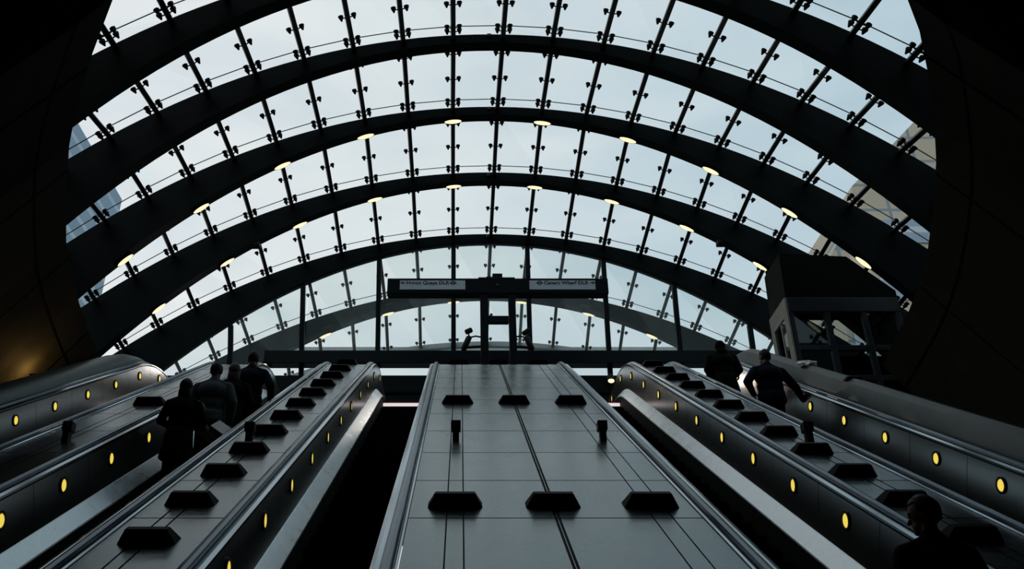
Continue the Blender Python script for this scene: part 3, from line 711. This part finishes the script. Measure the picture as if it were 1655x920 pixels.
def person(label, pos, yaw, H, hair='hair', hairlen=0, top='blackcloth', legs='blackcloth', coat=0.0, arms=None, headyaw=0, headtilt=0, hood_=False, lean=0.0, bulk=1.0, bald=False, hatcol=None, stance=.10, steps=(0, 0)):
    t = thing('person', pos, label, 'person', rotz=yaw); k = H/1.75; V = lambda *c: Vector(c)*k
    ln = Vector((0, lean, 0))*k
    pel = V(0, 0, .95); ch = V(0, -.01, 1.30)+ln*.7; nk = V(0, -.01, 1.47)+ln; hd = V(0, .02, 1.635)+ln*1.15
    HQ = Quaternion((0, 0, 1), headyaw) @ Quaternion((1, 0, 0), headtilt)
    A = arms or [((-.27, -.03, 1.17), (-.27, .10, .95)), ((.27, -.03, 1.17), (.27, .10, .95))]
    sh = [V(-.185*bulk, -.01, 1.40)+ln*.9, V(.185*bulk, -.01, 1.40)+ln*.9]
    el = [V(*A[0][0]), V(*A[1][0])]; wr = [V(*A[0][1]), V(*A[1][1])]
    hip = [V(-.09, 0, .92), V(.09, 0, .92)]; an = [V(-stance, -.04, .09+steps[0]), V(stance, -.04, .09+steps[1])]; kn = [(hip[i]+an[i])/2+V(0, .045+.3*steps[i], .02) for i in (0, 1)]
    b = B()
    ell(b, pel, (.16*k, .115*k, .13*k)); ell(b, V(0, 0, 1.12)+ln*.35, (.145*k, .105*k, .16*k)); ell(b, ch, (.17*k, .118*k, .17*k))
    cap(b, nk-V(0, 0, .05), hd-V(0, .02, .06), .058*k, .052*k)
    ell(b, hd+V(0, -.005, .02), (.075*k, .094*k, .105*k), HQ); ell(b, hd+HQ @ V(0, .035, -.055), (.054*k, .058*k, .062*k), HQ)      # skull, jaw
    cap(b, hd+HQ @ V(0, .088, .005), hd+HQ @ V(0, .107, -.022), .009*k, .013*k, 8)                                                   # nose
    ell(b, hd+HQ @ V(0, .083, -.052), (.024*k, .012*k, .008*k), HQ); ell(b, hd+HQ @ V(0, .081, -.066), (.022*k, .012*k, .008*k), HQ) # lips
    ell(b, hd+HQ @ V(0, .078, -.092), (.02*k, .018*k, .016*k), HQ); ell(b, hd+HQ @ V(0, .08, .032), (.05*k, .014*k, .010*k), HQ)       # chin, brow
    for s in (-1, 1): ell(b, hd+HQ @ V(s*.078, -.005, -.005), (.010*k, .020*k, .032*k), HQ)
    for i, s in ((0, -1), (1, 1)):
        cap(b, sh[i], el[i], .052*k, .042*k); cap(b, el[i], wr[i], .041*k, .027*k)
        d = (wr[i]-el[i]).normalized(); hand(b, wr[i], d, -s, .55 if len(A[i]) < 3 else A[i][2], palm=(-s*.9, 0, -.3) if len(A[i]) < 4 else A[i][3])
        cap(b, hip[i], kn[i], .085*k, .058*k); cap(b, kn[i], an[i], .056*k, .038*k); cap(b, an[i], an[i]+V(0, .13, -.055), .035*k, .03*k)
    fuse('body', b, 'skin', t, .0065, 3)
    for s in (-1, 1):                                # eyes
        b = B(); ell(b, hd+HQ @ V(s*.03, .083, .012), (.012*k, .008*k, .007*k), HQ, 10, 8); obj('eye', b, 'hair', t, rel=True, smooth=True)
    b = B()                                          # jacket or coat
    bot = .86-coat
    ell(b, V(0, 0, .98), (.19*k*bulk, .145*k*bulk, .15*k)); ell(b, V(0, 0, 1.12)+ln*.35, (.18*k*bulk, .14*k*bulk, .2*k)); ell(b, ch, (.205*k*bulk, .15*k*bulk, .175*k)); cap(b, sh[0]-V(-.01, 0, .02), sh[1]-V(.01, 0, .02), .066*k, .066*k)
    for i in (0, 1): cap(b, nk+V(0, -.015, -.01), sh[i]+V(0, 0, -.01), .066*k, .060*k)
    cap(b, nk-V(0, 0, .06), nk+V(0, 0, .02), .085*k, .072*k)
    if coat: cone(b, V(0, 0, bot), V(0, 0, 1.0), .23*k*bulk, .18*k*bulk, 20)
    else: cone(b, V(0, 0, bot), V(0, 0, 1.0), .185*k*bulk, .18*k*bulk, 20)
    for i in (0, 1):
        cap(b, sh[i]-V(0, 0, .015), el[i], .066*k*bulk, .058*k*bulk); cap(b, el[i], el[i].lerp(wr[i], .93), .056*k*bulk, .044*k)
    if hood_: ell(b, hd+V(0, -.03, -.005), (.105*k, .112*k, .135*k)); ell(b, nk+V(0, -.03, .02), (.12*k, .11*k, .1*k))
    fuse('jacket' if not coat else 'coat', b, top, t, .012, 12)
    b = B()
    ell(b, pel-V(0, 0, .03), (.165*k, .125*k, .13*k))
    for i in (0, 1): cap(b, hip[i], kn[i], .098*k, .075*k); cap(b, kn[i], an[i]+V(0, 0, .0), .073*k, .06*k)
    fuse('trousers', b, legs, t, .012, 4)
    for i in (0, 1):
        b = B(); ell(b, an[i]+V(0, -.02, -.045), (.045*k, .06*k, .045*k)); ell(b, an[i]+V(0, .09, -.06), (.048*k, .10*k, .03*k)); fuse('shoe', b, 'shoe', t, .009, 2)
    if not hood_:
        b = B(); g = .35 if bald else 1
        bmesh.ops.create_uvsphere(b, u_segments=24, v_segments=16, radius=1)
        for v in list(b.verts):
            if (v.co.y > .35 and v.co.z < .52) or v.co.z < -.62-(.3 if hairlen else 0): b.verts.remove(v)
        for v in b.verts:
            n_ = v.co; r = 1+.03*sin(20*n_.x+5*n_.z)+.02*sin(31*n_.y)
            v.co = hd+HQ @ (Vector((n_.x*.084*r, n_.y*.102*r-.008, n_.z*.116*r+.022))*k)
        bmesh.ops.solidify(b, geom=list(b.faces), thickness=.008)
        if hairlen:
            ell(b, hd+V(0, -.045, -.05-hairlen*.4), (.092*k, .06*k, (.09+hairlen*.6)*k)); ell(b, hd+V(0, -.03, .02), (.09*k, .085*k, .11*k))
        obj('hair', b, hair, t, rel=True, smooth=True)
    return t
def tread(ei, D):                                    # the step under a rider
    y = onslope(0, D, 2.95).y; ty, tz = min(TREADS[ei], key=lambda q: abs(q[0]+.2-y)); return ty+.2, tz+.008
def stand(ei, x, D): y, z = tread(ei, D); return Vector((x, y, z))
p1 = stand(1, -3.66, 11.75)
person('person in dark clothes nearest in the group on the left escalator, carrying a bundle', p1, .1, 1.70, 'hair', .12, 'blackcloth', 'blackcloth', .25, [((-.28, .02, 1.15), (-.12, .26, 1.12)), ((.30, .04, 1.16), (.22, .26, 1.20))])
p2 = stand(1, -3.52, 12.55)
person('person with close cropped hair in a grey jacket, seen from behind in the left group', p2, 0, 1.83, 'hair', 0, 'greycloth', 'blackcloth', 0, [((-.29, -.02, 1.16), (-.24, .14, 1.02)), ((.30, -.05, 1.15), (.28, .02, .90))], bald=True, bulk=1.12)
p3 = stand(1, -3.36, 13.05)
person('person with lighter hair and black coat, between grey jacket and navy jacket at left', p3, .15, 1.76, 'greyhair', .10, 'blackcloth', 'blackcloth', .2, bulk=1.02)
p4 = stand(1, -3.30, 13.9)
person('person with short dark hair in a navy jacket, farthest up of the left group', p4, -.1, 1.86, 'hair', 0, 'navycloth', 'blackcloth', 0, [((-.28, -.02, 1.16), (-.24, .16, 1.02)), ((.33, -.06, 1.17), (.30, .10, .96))], bulk=1.08)
p5 = stand(4, 5.0, 17.1)
person('person in bulky black hooded coat seen from behind, near top of far right escalator', p5, 0, 1.74, 'hair', 0, 'blackcloth', 'blackcloth', .3, [((-.31, -.02, 1.14), (-.2, .18, 1.02)), ((.31, -.02, 1.14), (.2, .18, 1.02))], hood_=True, bulk=1.22)
p6 = stand(4, 4.98, 14.35)
person('person in a navy jacket leaning with one hand on the far right handrail', p6, .12, 1.84, 'hair', 0, 'navycloth', 'blackcloth', 0, [((-.40, -.10, 1.16), (-.26, .04, 1.0)), ((.42, .02, 1.16), (.585, .16, 1.0), .7, (0, 0, -1))], headyaw=.35, bulk=1.16)
p7 = stand(3, 2.97, 4.95)
person('person in brown jacket with dark hair at bottom right, head turned left', p7, 0, 1.77, 'hair', 0, 'browncloth', 'blackcloth', 0, headyaw=.95, headtilt=-.15, bulk=1.05)
# the knitted bundle in the nearest rider's arms, and the bag
b = B(); c = p1+Vector((.17, .16, 1.34)); ell(b, c, (.085, .085, .10)); ell(b, c+Vector((.01, .04, -.16)), (.10, .10, .14)); ell(b, c+Vector((.08, .06, -.24)), (.06, .12, .06))
for s in (0,):
    o = fuse('carried_bundle', b, 'knit', None, .012, 4); tag(o, 'grey knitted bundle held in the arms of the nearest rider on the left escalator', 'bundle')
t = thing('shopping_bag', onslope(-3.42, 12.55, 2.13)+Vector((0, 0, -.36)), 'dark shopping bag with a pale side carried by the nearest rider of the left group', 'bag', rotz=-.5)
b = B(); loft(b, [[(-.17, -.06, 0), (.17, -.06, 0), (.17, .06, 0), (-.17, .06, 0)], [(-.20, -.075, .40), (.20, -.075, .40), (.20, .075, .40), (-.20, .075, .40)]]); obj('bag_body', b, 'blackcloth', t, rel=True)
b = B(); loft(b, [[(-.19, -.084, .24), (.19, -.084, .24), (.19, -.078, .24), (-.19, -.078, .24)], [(-.205, -.086, .41), (.205, -.086, .41), (.205, -.080, .41), (-.205, -.080, .41)]]); obj('pale_band', b, 'white', t, rel=True)
t.rotation_euler = (-.75, .62, -.25)
for s in (-1, 1):
    b = B(); tube(b, [(-.1, s*.07, .40), (-.08, s*.05, .50), (0, s*.02, .56), (.08, s*.05, .50), (.1, s*.07, .40)], .008, 6); obj('handle', b, 'blackcloth', t, rel=True)

# warm lamp in the passage behind the left hood
p = Vector((-7.66, 15.7, 6.52)); t = thing('passage_lamp', p, 'warm lamp in the passage behind the far left hood, its glow on the concrete', 'lamp')
b = B(); box(b, (-.06, -.35, -.03), (.06, .35, .03), .01); obj('lamp_body', b, 'bar', t, rel=True)
ld = bpy.data.lights.new('glow', 'POINT'); ld.energy = 34; ld.color = (1, .55, .15); ld.shadow_soft_size = .15; lo = bpy.data.objects.new('glow', ld); COL.objects.link(lo); lo.parent = t; lo.location = (-.1, 0, .12)

# ------------------------------------------------------------------ put the concourse floor at z = 0
for o in S.objects:
    if o.parent is None and o != cam: o.location.z += ZO
